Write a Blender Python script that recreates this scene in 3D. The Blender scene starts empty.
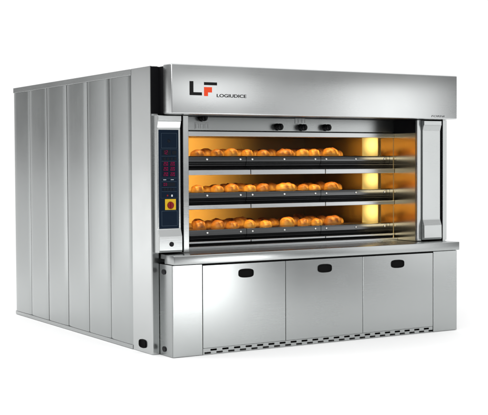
import bpy, bmesh, math, random
from mathutils import Vector, Matrix, noise as mnoise

S = bpy.context.scene
C = S.collection
random.seed(7)
R = math.radians

# ------------------------------------------------------------------ materials
def new_mat(name):
    m = bpy.data.materials.new(name)
    m.use_nodes = True
    return m, m.node_tree, m.node_tree.nodes['Principled BSDF']

def plain(name, col, rough=0.5, metal=0.0, coat=0.0, spec=0.5):
    m, nt, b = new_mat(name)
    tc = nt.nodes.new('ShaderNodeTexCoord')
    no = nt.nodes.new('ShaderNodeTexNoise'); no.inputs['Scale'].default_value = 18
    no.inputs['Detail'].default_value = 4
    nt.links.new(tc.outputs['Object'], no.inputs['Vector'])
    mr = nt.nodes.new('ShaderNodeMapRange')
    mr.inputs['To Min'].default_value = max(rough - .06, .02); mr.inputs['To Max'].default_value = rough + .06
    nt.links.new(no.outputs['Fac'], mr.inputs['Value'])
    nt.links.new(mr.outputs['Result'], b.inputs['Roughness'])
    b.inputs['Base Color'].default_value = (*col, 1)
    b.inputs['Metallic'].default_value = metal
    b.inputs['Coat Weight'].default_value = coat
    b.inputs['Specular IOR Level'].default_value = spec
    return m

def steel(name, col=(.56, .575, .58), rough=.27, brush=(1, 1, 260), bump=.06, aniso=0.0, wav=.0, metal=1):
    """brushed stainless steel: fine grain stretched along one axis and a little wear"""
    m, nt, b = new_mat(name)
    tc = nt.nodes.new('ShaderNodeTexCoord')
    mp = nt.nodes.new('ShaderNodeMapping'); mp.inputs['Scale'].default_value = brush
    nt.links.new(tc.outputs['Object'], mp.inputs['Vector'])
    n1 = nt.nodes.new('ShaderNodeTexNoise'); n1.inputs['Scale'].default_value = 1.6
    n1.inputs['Detail'].default_value = 5; n1.inputs['Roughness'].default_value = .7
    nt.links.new(mp.outputs['Vector'], n1.inputs['Vector'])
    n2 = nt.nodes.new('ShaderNodeTexNoise'); n2.inputs['Scale'].default_value = 2.3
    n2.inputs['Detail'].default_value = 3
    nt.links.new(tc.outputs['Object'], n2.inputs['Vector'])
    mr = nt.nodes.new('ShaderNodeMapRange')
    mr.inputs['To Min'].default_value = rough - .05; mr.inputs['To Max'].default_value = rough + .05
    nt.links.new(n2.outputs['Fac'], mr.inputs['Value'])
    ad = nt.nodes.new('ShaderNodeMath'); ad.operation = 'MULTIPLY_ADD'
    ad.inputs[1].default_value = .08
    nt.links.new(n1.outputs['Fac'], ad.inputs[0]); nt.links.new(mr.outputs['Result'], ad.inputs[2])
    nt.links.new(ad.outputs[0], b.inputs['Roughness'])
    bp = nt.nodes.new('ShaderNodeBump'); bp.inputs['Strength'].default_value = bump
    bp.inputs['Distance'].default_value = .002
    nt.links.new(n1.outputs['Fac'], bp.inputs['Height'])
    last = bp
    if wav:
        n3 = nt.nodes.new('ShaderNodeTexNoise'); n3.inputs['Scale'].default_value = 1.1
        n3.inputs['Detail'].default_value = 1
        nt.links.new(tc.outputs['Object'], n3.inputs['Vector'])
        b2 = nt.nodes.new('ShaderNodeBump'); b2.inputs['Strength'].default_value = wav
        b2.inputs['Distance'].default_value = .02
        nt.links.new(n3.outputs['Fac'], b2.inputs['Height'])
        nt.links.new(bp.outputs['Normal'], b2.inputs['Normal'])
        last = b2
    nt.links.new(last.outputs['Normal'], b.inputs['Normal'])
    mx = nt.nodes.new('ShaderNodeMix'); mx.data_type = 'RGBA'
    mx.inputs[6].default_value = (*[c * .95 for c in col], 1); mx.inputs[7].default_value = (*[min(1, c * 1.05) for c in col], 1)
    nt.links.new(n1.outputs['Fac'], mx.inputs[0])
    nt.links.new(mx.outputs[2], b.inputs['Base Color'])
    b.inputs['Metallic'].default_value = metal
    b.inputs['Anisotropic'].default_value = aniso
    return m

M_front = steel('brushed_steel_front', (.375, .39, .388), rough=.22, brush=(1.2, 1, 230), bump=.03)
M_side = steel('brushed_steel_side', (.38, .396, .394), .19, (1, 230, 1.2), bump=.03)
M_trim = steel('satin_steel_trim', (.41, .424, .422), .22, (2, 2, 120))
M_jamb = steel('polished_steel_jamb_glow_tint', (.82, .68, .42), .14, (60, 60, 3), .02)  # gold tint puts the warm glow of the chambers into the steel colour
M_rail = steel('dark_door_steel', (.105, .108, .11), .18, (1.2, 60, 230))
M_sill = steel('sill_steel', (.50, .515, .52), .25, (1.2, 60, 230))
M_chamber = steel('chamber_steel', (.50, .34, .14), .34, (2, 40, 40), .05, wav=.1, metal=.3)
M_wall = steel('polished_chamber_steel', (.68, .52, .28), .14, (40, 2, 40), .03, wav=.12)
M_cove = steel('black_door_edge', (.05, .05, .052), .22, (1.2, 60, 230))
M_sole = plain('oven_stone', (.28, .19, .10), .8)
M_black = plain('black_plastic', (.005, .005, .006), .4, spec=.2)
M_void = plain('black_cavity', (.004, .004, .004), .7, spec=.05)
M_dark = plain('black_enamel_and_shade', (.006, .006, .007), .55, spec=.06)  # black parts, and the shade painted on the right jamb's top
M_navy = plain('navy_keypad_film', (.003, .009, .020), .45, spec=.06)
M_line = plain('pale_blue_print', (.03, .06, .09), .5)
M_key = plain('dark_key', (.003, .005, .009), .4, spec=.12)
M_white = plain('white_print', (.55, .58, .6), .5)
M_yellow = plain('yellow_plastic', (.55, .35, .01), .5, spec=.2)
M_red = plain('red_plastic', (.17, .005, .008), .45, spec=.2)
M_inkblk = plain('black_print', (.006, .006, .006), .6, spec=.15)
M_inkred = plain('red_print', (.70, .06, .015), .6, spec=.2)
M_screw = steel('bright_screw_steel', (.75, .75, .74), .2, (9, 9, 9))
M_plate = steel('etched_label_steel', (.78, .79, .79), .42, (30, 30, 30))

def emit(name, col, st):
    m = bpy.data.materials.new(name); m.use_nodes = True; nt = m.node_tree
    nt.nodes.remove(nt.nodes['Principled BSDF'])
    e = nt.nodes.new('ShaderNodeEmission'); e.inputs['Color'].default_value = (*col, 1); e.inputs['Strength'].default_value = st
    nt.links.new(e.outputs[0], nt.nodes['Material Output'].inputs['Surface'])
    return m
M_lamp = emit('warm_oven_lamp', (1.0, .66, .19), 2.4)
nt = M_lamp.node_tree; e_ = [n for n in nt.nodes if n.type == 'EMISSION'][0]
tc = nt.nodes.new('ShaderNodeTexCoord'); mp = nt.nodes.new('ShaderNodeMapping'); mp.vector_type = 'POINT'
mp.inputs['Location'].default_value = (-.5, -.38, -.62)      # bulb behind the diffuser
nt.links.new(tc.outputs['Generated'], mp.inputs['Vector'])
ln = nt.nodes.new('ShaderNodeVectorMath'); ln.operation = 'LENGTH'; nt.links.new(mp.outputs['Vector'], ln.inputs[0])
mr = nt.nodes.new('ShaderNodeMapRange'); mr.interpolation_type = 'SMOOTHSTEP'
mr.inputs['From Min'].default_value = .1; mr.inputs['From Max'].default_value = .85; mr.inputs['To Min'].default_value = 5.0; mr.inputs['To Max'].default_value = .7
nt.links.new(ln.outputs['Value'], mr.inputs['Value']); nt.links.new(mr.outputs['Result'], e_.inputs['Strength'])
M_led = emit('magenta_display', (.55, .015, .14), .42)

# thin clear glass
M_glass = bpy.data.materials.new('door_glass'); M_glass.use_nodes = True
nt = M_glass.node_tree; nt.nodes.remove(nt.nodes['Principled BSDF'])
tr = nt.nodes.new('ShaderNodeBsdfTransparent'); tr.inputs['Color'].default_value = (.93, .92, .88, 1)
gl = nt.nodes.new('ShaderNodeBsdfGlossy'); gl.inputs['Roughness'].default_value = .03
fr = nt.nodes.new('ShaderNodeFresnel'); fr.inputs['IOR'].default_value = 1.22
mx = nt.nodes.new('ShaderNodeMixShader')
ge = nt.nodes.new('ShaderNodeNewGeometry')
iv = nt.nodes.new('ShaderNodeMath'); iv.operation = 'SUBTRACT'; iv.inputs[0].default_value = 1
nt.links.new(ge.outputs['Backfacing'], iv.inputs[1])
fm = nt.nodes.new('ShaderNodeMath'); fm.operation = 'MULTIPLY'
nt.links.new(fr.outputs[0], fm.inputs[0]); nt.links.new(iv.outputs[0], fm.inputs[1])
nt.links.new(fm.outputs[0], mx.inputs[0]); nt.links.new(tr.outputs[0], mx.inputs[1]); nt.links.new(gl.outputs[0], mx.inputs[2])
nt.links.new(mx.outputs[0], nt.nodes['Material Output'].inputs['Surface'])

# bread crust: pale base, brown ears, flour specks
M_crust, nt, b = new_mat('bread_crust')
tc = nt.nodes.new('ShaderNodeTexCoord')
no = nt.nodes.new('ShaderNodeTexNoise'); no.inputs['Scale'].default_value = 26; no.inputs['Detail'].default_value = 5
oi = nt.nodes.new('ShaderNodeObjectInfo')
nt.links.new(tc.outputs['Object'], no.inputs['Vector'])
at = nt.nodes.new('ShaderNodeAttribute'); at.attribute_name = 'bake'
a1 = nt.nodes.new('ShaderNodeMath'); a1.operation = 'MULTIPLY_ADD'; a1.inputs[1].default_value = .55
nt.links.new(no.outputs['Fac'], a1.inputs[0]); nt.links.new(at.outputs['Fac'], a1.inputs[2])
a2 = nt.nodes.new('ShaderNodeMath'); a2.operation = 'MULTIPLY_ADD'; a2.inputs[1].default_value = .42
nt.links.new(oi.outputs['Random'], a2.inputs[0]); nt.links.new(a1.outputs[0], a2.inputs[2])
cr = nt.nodes.new('ShaderNodeValToRGB')
for p, c in ((.25, (.82, .52, .14)), (.6, (.70, .36, .06)), (.9, (.46, .18, .03)), (1.2, (.24, .08, .016))):
    e = cr.color_ramp.elements.new(min(p / 1.3, .99)); e.color = (*c, 1)
cr.color_ramp.elements.remove(cr.color_ramp.elements[0]); cr.color_ramp.elements.remove(cr.color_ramp.elements[-1])
dv = nt.nodes.new('ShaderNodeMath'); dv.operation = 'DIVIDE'; dv.inputs[1].default_value = 1.3
nt.links.new(a2.outputs[0], dv.inputs[0]); nt.links.new(dv.outputs[0], cr.inputs['Fac'])
nt.links.new(cr.outputs['Color'], b.inputs['Base Color'])
b.inputs['Roughness'].default_value = .42
bp = nt.nodes.new('ShaderNodeBump'); bp.inputs['Strength'].default_value = .35; bp.inputs['Distance'].default_value = .004
nt.links.new(no.outputs['Fac'], bp.inputs['Height']); nt.links.new(bp.outputs['Normal'], b.inputs['Normal'])

M_floor = plain('white_paper', (.90, .90, .90), .85)

# ------------------------------------------------------------------ helpers
def bx(bm, x0, x1, y0, y1, z0, z1, bev=0.0, seg=2):
    t = bmesh.new()
    bmesh.ops.create_cube(t, size=1)
    for v in t.verts:
        v.co = Vector(((x0 + x1) / 2 + v.co.x * (x1 - x0), (y0 + y1) / 2 + v.co.y * (y1 - y0), (z0 + z1) / 2 + v.co.z * (z1 - z0)))
    if bev:
        bmesh.ops.bevel(t, geom=t.edges[:], offset=bev, segments=seg, affect='EDGES', profile=.5)
    merge(bm, t)

def merge(bm, t):
    me = bpy.data.meshes.new('tmp'); t.to_mesh(me); t.free(); bm.from_mesh(me); bpy.data.meshes.remove(me)

def prism_x(bm, prof, x0, x1, bev=0.0, seg=2):
    """closed (y, z) outline swept along x"""
    t = bmesh.new()
    a = [t.verts.new((x0, y, z)) for y, z in prof]
    b_ = [t.verts.new((x1, y, z)) for y, z in prof]
    t.faces.new(a); t.faces.new(list(reversed(b_)))
    n = len(prof)
    for i in range(n):
        t.faces.new((a[i], b_[i], b_[(i + 1) % n], a[(i + 1) % n]))
    bmesh.ops.recalc_face_normals(t, faces=t.faces[:])
    if bev:
        bmesh.ops.bevel(t, geom=t.edges[:], offset=bev, segments=seg, affect='EDGES', profile=.5)
    merge(bm, t)

def prism_y(bm, prof, y0, y1, bev=0.0):
    """closed (x, z) outline swept along y"""
    t = bmesh.new()
    a = [t.verts.new((x, y0, z)) for x, z in prof]
    b_ = [t.verts.new((x, y1, z)) for x, z in prof]
    t.faces.new(a); t.faces.new(list(reversed(b_)))
    n = len(prof)
    for i in range(n):
        t.faces.new((a[i], b_[i], b_[(i + 1) % n], a[(i + 1) % n]))
    bmesh.ops.recalc_face_normals(t, faces=t.faces[:])
    if bev:
        bmesh.ops.bevel(t, geom=t.edges[:], offset=bev, segments=2, affect='EDGES', profile=.5)
    merge(bm, t)

def lathe(bm, prof, c, axis, n=28):
    """(radius, along) profile turned about an axis through c"""
    axis = Vector(axis).normalized()
    u = axis.orthogonal().normalized(); w = axis.cross(u)
    t = bmesh.new(); rings = []
    for r, s in prof:
        if r < 1e-6:
            rings.append([t.verts.new(Vector(c) + axis * s)])
        else:
            rings.append([t.verts.new(Vector(c) + axis * s + (u * math.cos(2 * math.pi * k / n) + w * math.sin(2 * math.pi * k / n)) * r) for k in range(n)])
    for p, q in zip(rings, rings[1:]):
        for k in range(n):
            k2 = (k + 1) % n
            if len(p) == 1 and len(q) == 1: continue
            if len(p) == 1: t.faces.new((p[0], q[k], q[k2]))
            elif len(q) == 1: t.faces.new((p[k], q[0], p[k2]))
            else: t.faces.new((p[k], q[k], q[k2], p[k2]))
    bmesh.ops.recalc_face_normals(t, faces=t.faces[:])
    for f in t.faces: f.smooth = True
    merge(bm, t)

def obj(name, bm, mat, parent=None, smooth_angle=None):
    me = bpy.data.meshes.new(name)
    bm.to_mesh(me); bm.free()
    me.materials.append(mat)
    o = bpy.data.objects.new(name, me); C.objects.link(o)
    if smooth_angle:
        me.shade_smooth()
        try: me.set_sharp_from_angle(angle=R(smooth_angle))
        except Exception: pass
    if parent: o.parent = parent
    return o

def box(name, mat, parent, *d, bev=.002):
    bm = bmesh.new(); bx(bm, *d, bev=bev)
    return obj(name, bm, mat, parent)

def text_mesh(name, txt, mat, parent, x0, x1, z0, z1, y, shear=0.0, depth=.0015, off=.02):
    cu = bpy.data.curves.new(name, 'FONT'); cu.body = txt; cu.shear = shear; cu.extrude = depth; cu.offset = off
    tmp = bpy.data.objects.new('tmp', cu); C.objects.link(tmp)
    dg = bpy.context.evaluated_depsgraph_get(); dg.update()
    me = bpy.data.meshes.new_from_object(tmp.evaluated_get(dg))
    bpy.data.objects.remove(tmp)
    xs = [v.co.x for v in me.vertices]; zs = [v.co.y for v in me.vertices]
    ax, bxx, az, bz = min(xs), max(xs), min(zs), max(zs)
    for v in me.vertices:
        v.co = Vector((x0 + (v.co.x - ax) / (bxx - ax) * (x1 - x0), y - v.co.z, z0 + (v.co.y - az) / (bz - az) * (z1 - z0)))
    me.materials.clear(); me.materials.append(mat)
    o = bpy.data.objects.new(name, me); C.objects.link(o); o.parent = parent
    return o

def cup_handle(name, parent, c, w, h, axis='y'):
    """black recessed cup pull: raised rim, hollow bowl and the finger lip at the top. Faces -y, or -x"""
    n = 40; bm = bmesh.new(); rings = []
    def outline(sw, sh, d):
        r = []
        for k in range(n):
            a = 2 * math.pi * k / n; ca, sa = math.cos(a), math.sin(a)
            e = .52
            px = math.copysign(abs(ca) ** e, ca) * sw / 2; pz = math.copysign(abs(sa) ** e, sa) * sh / 2
            pz *= 1 - .10 * (abs(px) / (sw / 2)) ** 2
            r.append((px, d, pz))
        return r
    for sw, sh, d in ((w, h, .0), (w, h, -.008), (w - .005, h - .005, -.011), (w - .014, h - .014, -.010), (w - .022, h - .022, -.003), (w - .05, h - .036, -.0015)):
        rings.append(outline(sw, sh, d))
    vs = []
    for r in rings:
        row = []
        for (px, d, pz) in r:
            if axis == 'y': co = (c[0] + px, c[1] + d, c[2] + pz)
            else: co = (c[0] + d, c[1] - px, c[2] + pz)
            row.append(bm.verts.new(co))
        vs.append(row)
    for p, q in zip(vs, vs[1:]):
        for k in range(n): bm.faces.new((p[k], q[k], q[(k + 1) % n], p[(k + 1) % n]))
    bm.faces.new(vs[-1])
    bmesh.ops.recalc_face_normals(bm, faces=bm.faces[:])
    return obj(name, bm, M_void, parent, 40)

# ------------------------------------------------------------------ the setting
bm = bmesh.new()
bmesh.ops.create_grid(bm, x_segments=1, y_segments=1, size=1)
for v in bm.verts: v.co = Vector((v.co.x * 400 + 20, 396.8 + v.co.y * 400, 0))
fl = obj('floor', bm, M_floor); fl['kind'] = 'structure'

bm = bmesh.new()
bmesh.ops.create_grid(bm, x_segments=1, y_segments=1, size=1)
for v in bm.verts: v.co = Vector((v.co.x * 120, v.co.y * 120, -.012))
M_studio = plain('grey_studio_floor', (.16, .16, .165), .7)
gf = obj('studio_ground', bm, M_studio); gf['kind'] = 'structure'

# ------------------------------------------------------------------ the oven
oven = bpy.data.objects.new('deck_oven', None); C.objects.link(oven)
oven['label'] = 'large stainless steel three-deck bakery oven with lit glass doors, control panel and lower cabinet'
oven['category'] = 'oven'
XL, XR, YB, HT = -.062, 2.840, 3.17, 2.194
W = 2.777

# body shell (behind the visible cladding): roof, back, right wall
bm = bmesh.new()
bx(bm, XL + .012, XR - .002, .56, YB - .004, HT - .03, HT - .008)
bx(bm, XL + .012, XR - .002, YB - .03, YB - .004, .004, HT - .031)
bx(bm, XR - .03, XR, .225, YB - .031, .003, HT - .031)
bx(bm, XL + .03, XR - .031, .60, YB - .031, .004, .03)
obj('body', bm, M_side, oven)

# left cladding: six flat panels with narrow raised joints, trims above and below
ys = [.556, .976, 1.409, 1.865, 2.322, 2.763, 3.17]
for i in range(6):
    bm = bmesh.new()
    a, b2 = ys[i], ys[i + 1] - .006
    lean = (.004, -.003, .005, -.001, .004, -.004)[i]
    # shallow pan: a slightly crowned sheet with folded edges
    t = bmesh.new(); nseg = 10; fr_, bk_ = [], []
    for k in range(nseg + 1):
        u = k / nseg; y = a + (b2 - a) * u
        crown = -.0022 * (1 - (2 * u - 1) ** 2) + (.004 if k in (0, nseg) else 0)
        fr_.append((t.verts.new((XL + crown + lean * (u - .5), y, .037)), t.verts.new((XL + crown + lean * (u - .5), y, 2.144))))
    for p, q in zip(fr_, fr_[1:]): t.faces.new((p[0], p[1], q[1], q[0]))
    bmesh.ops.recalc_face_normals(t, faces=t.faces[:])
    if t.faces[0].normal.x > 0: bmesh.ops.reverse_faces(t, faces=t.faces[:])
    for f in t.faces: f.smooth = True
    merge(bm, t)
    bx(bm, XL + .006, XL + .02, a, b2, .04, 2.14)
    obj('side_panel', bm, M_side, oven)
bm = bmesh.new(); bx(bm, XL + .007, XL + .012, .55, YB - .001, .036, 2.145); obj('joint_backing', bm, M_void, oven)
box('top_trim', M_trim, oven, XL - .004, XL + .03, .557, YB, 2.145, HT, bev=.003)
box('base_trim', M_trim, oven, XL - .005, XL + .03, .557, YB, .003, .036, bev=.003)

# tall corner post on the left, its front return and the recessed grip near the floor
M_post = steel('brushed_steel_post', (.50, .514, .512), .2, (230, 230, 1.2), bump=.03)
bm = bmesh.new()
prism_z = [(XL, .553), (XL, .226), (XL + .007, .219), (-.004, .219), (-.004, .25), (XL + .03, .25), (XL + .03, .553)]
t = bmesh.new()
lo = [t.verts.new((x, y, .003)) for x, y in prism_z]; hi = [t.verts.new((x, y, HT)) for x, y in prism_z]
t.faces.new(lo); t.faces.new(list(reversed(hi)))
for k in range(len(lo)):
    k2 = (k + 1) % len(lo); t.faces.new((lo[k], hi[k], hi[k2], lo[k2]))
bmesh.ops.recalc_face_normals(t, faces=t.faces[:]); merge(bm, t)
post = obj('corner_post', bm, M_post, oven)
cup_handle('grip', post, (XL, .383, .068), .115, .066, axis='x')

# hood across the front with its brand lettering
bm = bmesh.new()
bx(bm, 0, W, 0, .134, 1.827, 2.2, bev=.009, seg=3)
M_hood = steel('brushed_steel_hood', (.56, .575, .574), .25, (1.2, 1, 230), bump=.03)
hood = obj('hood', bm, M_hood, oven, 40)
bm = bmesh.new(); bx(bm, .006, W - .006, .1345, .219, 1.832, 2.188)
bx(bm, -.058, W + .06, .2195, .56, 1.832, 2.186)
bx(bm, -.0612, .0055, .2155, .2185, 1.834, 2.190)
obj('hood_back', bm, M_dark, oven)
Ly = -.0012
bm = bmesh.new(); prism_y(bm, [(.154, 1.968), (.260, 1.968), (.260, 1.991), (.187, 1.991), (.187, 2.073), (.154, 2.073)], Ly, .001); obj('logo_letter', bm, M_inkblk, hood)
bm = bmesh.new(); bx(bm, .278, .391, Ly, .001, 2.047, 2.069); obj('logo_bar', bm, M_inkblk, hood)
bm = bmesh.new(); prism_y(bm, [(.278, 1.964), (.312, 1.964), (.312, 1.992), (.347, 1.992), (.347, 2.032), (.278, 2.032)], Ly, .001); o = obj('logo_letter', bm, M_inkred, hood); o['label'] = 'red lower half of the logo letter F'
text_mesh('lettering', 'LOGIUDICE', M_inkblk, hood, .388, .650, 1.958, 1.983, .0)
text_mesh('lettering', 'FORNI', M_inkblk, hood, 2.490, 2.636, 1.842, 1.857, .0, shear=.2, depth=.0008, off=.0)

# fascia under the hood with the damper knobs
fas = box('fascia', M_front, oven, .252, 2.498, .52, .56, 1.722, 1.831)
box('fascia_lip', M_sill, oven, .252, 2.498, .508, .70, 1.676, 1.7165, bev=.004)
def knob(x, z):
    bm = bmesh.new()
    lathe(bm, [(0, .0), (.030, 0), (.030, -.010), (.018, -.016), (.016, -.03), (.026, -.034), (.029, -.045), (.027, -.062), (.021, -.068), (0, -.069)], (x, .52, z), (0, 1, 0))
    bx(bm, x - .007, x + .007, .440, .455, z - .026, z + .026, bev=.004)
    return obj('knob', bm, M_black, fas)
for x, z in ((1.262, 1.757), (1.502, 1.755), (1.75, 1.757), (.54, 1.822)): knob(x, z)
for x, z, w_, h_ in ((1.493, 1.812, .105, .05), (.545, 1.757, .125, .055)):
    bm = bmesh.new(); bx(bm, x - w_ / 2, x + w_ / 2, .5175, .5205, z - h_ / 2, z + h_ / 2, bev=.001)
    pl = obj('etched_label', bm, M_front, fas)
    bm = bmesh.new()
    for k in range(3):
        cx = x - w_ / 2 + w_ * (k + .5) / 3
        bx(bm, cx - .014, cx - .012, .516, .5172, z - .018, z + .018); bx(bm, cx + .012, cx + .014, .516, .5172, z - .018, z + .018)
        bx(bm, cx - .0118, cx + .0118, .516, .5172, z + .016, z + .018)
    obj('symbol', bm, plain('grey_etching', (.3, .31, .32), .5), pl)

# left front: backing, control unit, slim frame post
box('column_backing', M_dark, oven, -.003, .20, .222, .26, .773, 1.826)
cover = [(.221, 1.824), (.136, 1.822), (.130, 1.816), (.130, 1.782), (.136, 1.774), (.150, 1.728), (.150, .966), (.147, .955), (.128, .906), (.126, .80), (.132, .784), (.221, .780)]
bm = bmesh.new(); prism_x(bm, cover, -.045, .152, bev=.0018)
ctl = obj('control_unit', bm, M_trim, oven)
def kx(u): return -.032 + (u - 158.9) * .00853
def kz(v): return 1.710 - (v - 130) * .00757
KY = .1485
bm = bmesh.new(); bx(bm, -.033, .136, KY - .001, .1525, .964, 1.712, bev=.0008)
obj('keypad', bm, M_navy, ctl)
def kbox(bm, u0, u1, v0, v1, d=.0015): bx(bm, kx(u0), kx(u1), KY - .001 - d, KY + .0005, kz(v1), kz(v0))
def krect(bm, u0, u1, v0, v1, t=.16):
    kbox(bm, u0, u1, v0, v0 + t, .0006); kbox(bm, u0, u1, v1 - t, v1, .0006); kbox(bm, u0, u0 + t, v0 + t, v1 - t, .0006); kbox(bm, u1 - t, u1, v0 + t, v1 - t, .0006)
bm = bmesh.new()
krect(bm, 161.3, 176.9, 133.2, 148); krect(bm, 161.3, 176.9, 210.8, 225.8, .2); krect(bm, 160.6, 177.3, 149, 198, .1)
for v in (156, 161, 177.9, 181.5, 187.2, 191.3): kbox(bm, 161.5, 176.4, v, v + .18, .0006)
obj('printed_outline', bm, M_line, ctl)
def key(u0, u1, v0, v1, mat, name='button'):
    bm = bmesh.new(); bx(bm, kx(u0), kx(u1), KY - .0035, KY + .0005, kz(v1), kz(v0), bev=.001); return obj(name, bm, mat, ctl)
bm = bmesh.new(); lathe(bm, [(0, -.005), (.011, -.004), (.013, 0)], (kx(168.8), KY - .001, kz(141)), (0, 1, 0), 20); obj('sensor', bm, M_key, ctl)
for u in (163, 166.6, 170.2, 173.8): key(u, u + 2.5, 157.3, 160, M_key)
for u in (163, 166, 169, 172): key(u, u + 2.3, 188, 190.6, M_key)
SEG = {'0': 'abcdef', '1': 'bc', '2': 'abged', '5': 'afgcd', '8': 'abcdefg', '3': 'abgcd'}
def digit(bm, u, v, w, h, ch):
    t = .32
    s = {'a': (u, u + w, v, v + t), 'g': (u, u + w, v + h / 2 - t / 2, v + h / 2 + t / 2), 'd': (u, u + w, v + h - t, v + h),
         'f': (u, u + t, v + t, v + h / 2 - t), 'b': (u + w - t, u + w, v + t, v + h / 2 - t), 'e': (u, u + t, v + h / 2 + t, v + h - t), 'c': (u + w - t, u + w, v + h / 2 + t, v + h - t)}
    for k in SEG[ch]: kbox(bm, *s[k], .0045)
def display(u0, u1, v0, v1, txt, du, dw, dh):
    bm = bmesh.new(); bx(bm, kx(u0), kx(u1), KY - .0035, KY + .0005, kz(v1), kz(v0), bev=.001)
    nf = len(bm.faces)
    for k, ch in enumerate(txt): digit(bm, u0 + .4 + k * du, v0 + .35, dw, dh, ch)
    bm.faces.ensure_lookup_table()
    for f in bm.faces[nf:]: f.material_index = 1
    o = obj('display', bm, M_key, ctl); o.data.materials.append(M_led)
for u, st in ((163, '250'), (169.8, '220')):
    for v in (161.6, 166.6, 172): display(u, u + 5, v, v + 4.2, st, 1.5, 1.1, 3.5)
display(162.8, 170.6, 150, 154.9, '12', 2.4, 1.7, 3.9)
key(171.8, 176.2, 150.6, 154.4, M_key, 'display')
display(162.8, 174.8, 182.6, 186, '03', 1.9, 1.3, 2.6)
for d4 in ((163, 166, 179.4, 179.9, .0008), (170.5, 173.5, 179.4, 179.9, .0008), (170.8, 172.2, 194.6, 196.6, .003)):
    bm = bmesh.new(); kbox(bm, *d4); obj('printed_mark', bm, M_white, ctl)
key(166.4, 167.8, 194.6, 196.2, M_red, 'indicator')
key(164.6, 175.4, 199, 209.8, M_yellow, 'switch_plate')
bm = bmesh.new()
lathe(bm, [(0, -.014), (.020, -.0135), (.026, -.010), (.028, -.002), (.028, 0)], (kx(170), KY - .002, kz(205.2)), (0, 1, 0), 24)
bx(bm, kx(170) - .006, kx(170) + .006, KY - .024, KY - .014, kz(205.2) - .024, kz(205.2) + .024, bev=.003)
obj('main_switch', bm, M_red, ctl, 40)
bm = bmesh.new(); lathe(bm, [(0, -.006), (.012, -.006), (.018, -.004), (.019, .004)], (.060, .1265, .846), (0, 1, 0), 24); obj('lock', bm, M_black, ctl)

box('frame_post', M_trim, oven, .202, .252, .2, .30, .773, 1.826, bev=.004)
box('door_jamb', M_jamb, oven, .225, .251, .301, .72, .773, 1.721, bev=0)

# right front: jamb, flange, cover with the same nosing
box('frame_post', M_trim, oven, 2.499, 2.548, .2, .225, .773, 1.826, bev=.004)
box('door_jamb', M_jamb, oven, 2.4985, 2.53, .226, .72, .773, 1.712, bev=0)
box('jamb_shade_cap', M_dark, oven, 2.4985, 2.53, .226, .56, 1.7125, 1.831, bev=0)  # black plate standing in for the unlit top of the jamb
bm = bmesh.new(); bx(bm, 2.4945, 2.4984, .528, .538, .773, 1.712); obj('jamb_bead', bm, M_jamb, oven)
box('column_backing', M_dark, oven, 2.549, 2.784, .222, .26, .773, 1.826)
bm = bmesh.new(); prism_x(bm, [(y + .035 if y < .2 else y, z) for y, z in cover], 2.549, 2.745, bev=.0018)
obj('column_cover', bm, M_trim, oven)
box('side_flange', M_trim, oven, 2.786, 2.832, .198, .26, .773, 1.826, bev=.003)

# counter shelf
bm = bmesh.new()
bx(bm, -.004, 2.781, -.03, .125, .699, .7695, bev=.006, seg=3)
bx(bm, .006, 2.776, .1255, .60, .735, .7685)
obj('counter', bm, M_front, oven, 40)
# stepped base under the lowest deck
bm = bmesh.new()
prism_x(bm, [(.60, .769), (.47, .769), (.47, .788), (.505, .792), (.60, .792)], .253, 2.4975, bev=.002); obj('base_step', bm, M_sill, oven)
bm = bmesh.new(); bx(bm, .253, 2.4975, .53, .62, .7925, .811); obj('base_gap', bm, M_void, oven)

# lower cabinet
bm = bmesh.new()
bx(bm, .004, W - .004, .012, .26, .05, .698)
obj('cabinet_carcass', bm, M_void, oven)
bm = bmesh.new()
bx(bm, 0, .2525, 0, .011, .003, .694, bev=.003)
bx(bm, 0, .0035, .0112, .235, .003, .694)
cl = obj('cabinet_end_panel', bm, M_front, oven)
for z in (.638, .052):
    bm = bmesh.new(); n = 24; rr = []
    for (s, d) in ((1, 0), (1, -.005), (.8, -.007), (0.01, -.005)):
        rr.append([bm.verts.new((-.0005 + d, .141 + .030 * s * math.cos(2 * math.pi * k / n), z + .021 * s * math.sin(2 * math.pi * k / n))) for k in range(n)])
    for p, q in zip(rr, rr[1:]):
        for k in range(n): bm.faces.new((p[k], q[k], q[(k + 1) % n], p[(k + 1) % n]))
    bmesh.ops.recalc_face_normals(bm, faces=bm.faces[:]); obj('plug', bm, M_black, cl, 40)
bm = bmesh.new()
bx(bm, 2.5135, W, 0, .011, .003, .694, bev=.003)
bx(bm, W - .0035, W, .0112, .26, .003, .694)
obj('cabinet_end_panel', bm, M_front, oven)
for x0, x1, hx in ((.2565, 1.0035, .640), (1.0075, 1.7615, 1.382), (1.7655, 2.509, 2.126)):
    d = box('cabinet_door', M_front, oven, x0, x1, .0005, .0112, .052, .684, bev=.0025)
    cup_handle('door_pull', d, (hx, .0005, .607), .132, .068)
# perforated toe grille: two staggered rows of slots, really open
bm = bmesh.new()
g0, g1 = .2575, 2.508
rows = ((.0075, .0220, 0.0), (.0290, .0435, .5))
bx(bm, g0, g1, .004, .010, .003, .0075); bx(bm, g0, g1, .004, .010, .0220, .0290); bx(bm, g0, g1, .004, .010, .0435, .050)
per, sl = .1045, .056
for za, zb, ph in rows:
    x = g0
    k = 0
    while x < g1 - 1e-6:
        s0 = g0 + .012 + (k + ph) * per
        e = min(s0, g1)
        if e - x > .001: bx(bm, x, e, .004, .010, za, zb)
        x = min(s0 + sl, g1); k += 1
        if s0 + sl > g1: break
obj('toe_grille', bm, M_front, oven)

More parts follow.
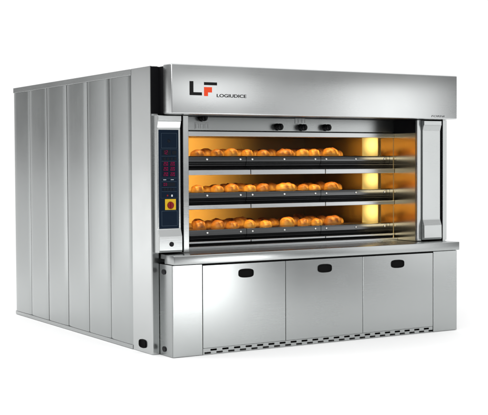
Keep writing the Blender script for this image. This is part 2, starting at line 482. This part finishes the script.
# ------------------------------------------------------------------ baking decks
#        top    glass  rail   dark   strip bottom
decks = [(1.683, 1.514, 1.467, 1.406, 1.363), (1.366, 1.219, 1.171, 1.122, 1.086), (1.082, .914, .866, .829, .811)]
DX = [(.2535, .9975), (1.0025, 1.7475), (1.7525, 2.4965)]
for di, (T, G, Rr, D, Bt) in enumerate(decks):
    sole, ceil = G - .016, T + .012
    # chamber: back, two sides, ceiling, sole
    bm = bmesh.new()
    x0, x1, y0, y1 = .2525, 2.498, .722, 1.95
    bx(bm, x0, x1, y1, y1 + .02, sole - .02, ceil + .02)
    bx(bm, x0 - .02, x0, y0, y1 + .02, sole - .02, ceil + .02)
    bx(bm, x0, x1, .705, y1, ceil, ceil + .02)
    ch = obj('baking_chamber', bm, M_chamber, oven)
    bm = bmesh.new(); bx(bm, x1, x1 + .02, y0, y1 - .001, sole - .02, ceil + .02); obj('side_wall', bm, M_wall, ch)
    bm = bmesh.new(); bx(bm, x0, x1, .66, y1, sole - .02, sole); obj('sole_plate', bm, M_sole, ch)
    for xa, xb in ((x1 - .008, x1 - .001),):
        bm = bmesh.new(); bx(bm, xa, xb, .735, .975, sole + .006, ceil - .006); obj('lamp', bm, M_lamp, ch)
        bm = bmesh.new()
        for d6 in ((.727, .7345, sole + .001, ceil - .001), (.9755, .983, sole + .001, ceil - .001), (.7347, .9753, sole + .001, sole + .0055), (.7347, .9753, ceil - .0055, ceil - .001)):
            bx(bm, xa - .006, xb, *d6)
        obj('lamp_frame', bm, M_wall, ch)
    # warm light inside each deck: a lamp by the left wall that washes the back, plus an added unseen strip behind the door header
    l = bpy.data.lights.new('oven_spotlight', 'SPOT'); l.energy = 320; l.color = (1, .66, .22); l.spot_size = R(52); l.spot_blend = .9; l.shadow_soft_size = .03
    lo_ = bpy.data.objects.new('oven_spotlight', l); C.objects.link(lo_); lo_.location = (x0 + .04, .90, G + .125)
    lo_.rotation_euler = (Vector((.98, 1.95, G + .09)) - lo_.location).to_track_quat('-Z', 'Y').to_euler()
    l = bpy.data.lights.new('bread_fill_light', 'AREA'); l.shape = 'RECTANGLE'; l.size = 2.1; l.size_y = .02; l.energy = 2.9; l.color = (1, .68, .25); l.spread = R(100)  # added fill light to brighten the bread fronts, no real fitting
    lo_ = bpy.data.objects.new('bread_fill_light', l); C.objects.link(lo_); lo_.location = ((x0 + x1) / 2, .712, T + .004)
    lo_.rotation_euler = (Vector(((x0 + x1) / 2, .79, G)) - lo_.location).to_track_quat('-Z', 'Y').to_euler()
    # sloping doors: glass above, steel rail with screws, round dark lower edge
    for k, (xa, xb) in enumerate(DX):
        yT, yG, yR, yD = .700, .602, .565, .524
        bm = bmesh.new()
        rail = [(yG, G + .003), (.585, G + .001), (.5815, G - .004), (.5805, Rr + .004), (.584, Rr), (yR + .024, Rr - .014)]
        m_ = []
        for q in range(9):   # cove curving back under the rail, then out to the sill
            a = q / 8
            m_.append((yR + .024 + (.018) * math.sin(a * math.pi) - (yR + .024 - yD - .012) * a ** 1.6, Rr - .014 - (Rr - .014 - D) * a))
        prism_x(bm, rail + [(.655, Rr - .014), (.655, G + .003)], xa, xb)
        dr = obj('oven_door', bm, M_rail, oven, 35)
        bm = bmesh.new(); prism_x(bm, [(m_[0][0] + .001, m_[0][1] - .0005)] + m_[1:] + [(.65, D), (.65, Rr - .0145)], xa, xb); obj('lower_edge', bm, M_cove, dr, 35)
        bm = bmesh.new()
        prism_x(bm, [(yT, T), (yG + .001, G + .003), (yG + .006, G + .004), (yT + .005, T + .001)], xa, xb); obj('glass', bm, M_glass, dr)
        for sx in (xa + .055, (xa + xb) / 2, xb - .055):
            bm = bmesh.new(); c0 = Vector((sx, .580, (G + Rr) / 2))
            nrm = Vector((0, -1, 0))
            lathe(bm, [(.0, .006), (.007, .0055), (.0105, .003), (.011, -.003)], c0, nrm, 16); obj('screw', bm, M_screw, dr)
    # sill strip in three lengths
    for xa, xb in DX:
        bm = bmesh.new(); bx(bm, xa, xb, .510, .70, Bt, D - .002, bev=.004); obj('sill_strip', bm, M_sill, oven)

# ------------------------------------------------------------------ bread
def roll_mesh(seed, L, Wd, Hh, slashes):
    bm = bmesh.new(); rnd = random.Random(seed)
    bmesh.ops.create_icosphere(bm, subdivisions=4, radius=1)
    lay = bm.verts.layers.float.new('bake')
    off = Vector((rnd.random() * 50, rnd.random() * 50, rnd.random() * 50))
    tilt = rnd.uniform(.3, .7)
    for v in bm.verts:
        p = v.co.copy(); n = p.normalized()
        # plump loaf: squarish ends, flat base
        sx = math.copysign(abs(n.x) ** .8, n.x); sy = math.copysign(abs(n.y) ** .88, n.y)
        z = n.z
        z = (math.copysign(abs(z) ** .85, z)) if z > 0 else z * .42
        lump = 1 + .055 * mnoise.noise(n * 1.7 + off) +   .02 * mnoise.noise(n * 5 + off)
        co = Vector((sx * L / 2, sy * Wd / 2, z * Hh * .72)) * lump
        bake = .08 + .62 * max(n.z, 0) +   .15 * mnoise.noise(n * 2.2 + off)
        if n.z > .05:
            for s in range(slashes):
                c = (s + .5) / slashes * 1.5 - .75
                d = abs(n.x + tilt * n.y * .5 - c)
                if d < .2:
                    g = (1 - d / .2); k = min(1, (n.z - .05) * 3)
                    co -= Vector((n.x * .3, n.y * .3, 1)) * Hh * .095 * g ** 1.3 * k
                    bake -= .34 * g * k
                elif d < .32:
                    co.z += Hh * .02 * (1 - abs(d - .26) / .06); bake += .16
        v[lay] = bake
        v.co = co
    zmin = min(v.co.z for v in bm.verts)
    for v in bm.verts: v.co.z -= zmin
    for f in bm.faces: f.smooth = True
    me = bpy.data.meshes.new('bread_roll'); bm.to_mesh(me); bm.free(); me.materials.append(M_crust)
    return me
small = [roll_mesh(10 + i, .118, .125, .092, 2) for i in range(4)]
big = [roll_mesh(30 + i, .170, .125, .098, 3) for i in range(3)]
ORD = ['leftmost', 'second from the left', 'third from the left', 'fourth from the left', 'fifth from the left', 'sixth from the left',
       'seventh from the left', 'eighth from the left', 'rightmost']
fx = [.643, .823, .969, 1.136, 1.291, 1.515, 1.687, 1.818, 1.998]
DN = ['top', 'middle', 'bottom']
RN = ['front', 'second', 'third']
for di in range(3):
    sole = decks[di][1] - .016 + .0005
    for row in range(3):
        for i in range(9):
            wide = (i in (5, 8)) if row == 0 else (i in (2, 6))
            me = (big[(i + di + row) % 3] if wide else small[(i * 3 + di + row) % 4])
            o = bpy.data.objects.new('bread_roll', me); C.objects.link(o)
            dx = (.0, .185, .20)[row]
            o.location = (fx[i] + dx + random.uniform(-.008, .008) + (.0, .0, .012)[di], .775 + .185 * row + random.uniform(-.01, .01), sole)
            o.rotation_euler = (0, 0, random.uniform(-.5, .5) + (math.pi if random.random() < .5 else 0))
            s = random.uniform(.82, .98) ; o.scale = (s * random.uniform(1.0, 1.16), s, s * random.uniform(.84, 1.0) * (1, .95, 1)[di])
            o['label'] = 'golden bread roll, %s in the %s row, %s oven deck' % (ORD[i], RN[row], DN[di])
            o['category'] = 'bread roll'
            o['group'] = 'bread rolls baking on the three oven decks'

# ------------------------------------------------------------------ camera
cam = bpy.data.cameras.new('camera'); co = bpy.data.objects.new('camera', cam); C.objects.link(co)
cam.sensor_width = 36; cam.sensor_fit = 'HORIZONTAL'; cam.lens = 87.18; cam.clip_end = 2000; cam.clip_start = .1
rt = Vector((.85631165, -.51643373, -.00515418)); up = Vector((.02344493, .0289012, .99930729)); fw = Vector((.51592703, .85583931, -.03685619))
m = Matrix((rt, up, -fw)).transposed().to_4x4(); m.translation = Vector((-4.0794, -7.80298, 1.45096))
co.matrix_world = m
S.camera = co

# ------------------------------------------------------------------ light: white studio surround and softboxes
w = bpy.data.worlds.new('World'); S.world = w; w.use_nodes = True; nt = w.node_tree
bg = nt.nodes['Background']
tc = nt.nodes.new('ShaderNodeTexCoord')
def smooth(src, a, b_):
    n = nt.nodes.new('ShaderNodeMapRange'); n.interpolation_type = 'SMOOTHSTEP'
    n.inputs['From Min'].default_value = a; n.inputs['From Max'].default_value = b_
    nt.links.new(src, n.inputs['Value']); return n.outputs['Result']
dp = nt.nodes.new('ShaderNodeVectorMath'); dp.operation = 'DOT_PRODUCT'; dp.inputs[1].default_value = (math.sin(R(36)), math.cos(R(36)), 0)
nt.links.new(tc.outputs['Generated'], dp.inputs[0])
sp = nt.nodes.new('ShaderNodeSeparateXYZ'); nt.links.new(tc.outputs['Generated'], sp.inputs[0])
back = smooth(dp.outputs['Value'], .46, .85)
zen = smooth(sp.outputs['Z'], .2, .75)
LO, HI, ZEN = .17, 1.05, 1.4
ma = nt.nodes.new('ShaderNodeMath'); ma.operation = 'MULTIPLY_ADD'; ma.inputs[1].default_value = HI - LO; ma.inputs[2].default_value = LO
nt.links.new(back, ma.inputs[0])
mz = nt.nodes.new('ShaderNodeMix'); mz.data_type = 'FLOAT'
nt.links.new(zen, mz.inputs[0]); nt.links.new(ma.outputs[0], mz.inputs[2]); mz.inputs[3].default_value = ZEN
nt.links.new(mz.outputs[0], bg.inputs['Strength'])
bg.inputs['Color'].default_value = (1, 1, 1, 1)

def softbox(name, loc, target, sx, sy, power, col=(1, 1, 1)):
    l = bpy.data.lights.new(name, 'AREA'); l.shape = 'RECTANGLE'; l.size = sx; l.size_y = sy; l.energy = power; l.color = col
    o = bpy.data.objects.new(name, l); C.objects.link(o); o.location = loc
    o.rotation_euler = (Vector(target) - Vector(loc)).to_track_quat('-Z', 'Y').to_euler()
    return o
softbox('key_softbox', (-5.5, -10, 6), (0, -.5, 0), 4, 3, 540)
softbox('low_softbox', (1.65, -3.0, .33), (.5, 0, .4), 1.0, .5, 13)
softbox('high_softbox', (1.35, -3.2, 2.15), (.4, 0, 1.95), 1.5, 1.3, 9.5)
softbox('centre_softbox', (3.45, -3.2, 1.7), (1.4, 0, 1.6), 1.6, 1.9, 5)
softbox('right_softbox', (5.35, -3.2, 1.5), (2.4, 0, 1.1), 1.7, 2.7, 24)
softbox('overhead_softbox', (-4.5, 3.2, 5.5), (-2.2, 1.6, 0), 3, 3, 135)
softbox('left_softbox', (-3.2, 6.6, 1.4), (-.06, .4, 1.2), .9, 2.8, 9)

S.view_settings.view_transform = 'Standard'; S.view_settings.look = 'None'
S.view_settings.exposure = 0; S.view_settings.gamma = 1
S.cycles.use_denoising = True
S.cycles.max_bounces = 10; S.cycles.transparent_max_bounces = 12
S.cycles.caustics_reflective = True
S.cycles.sample_clamp_indirect = 6
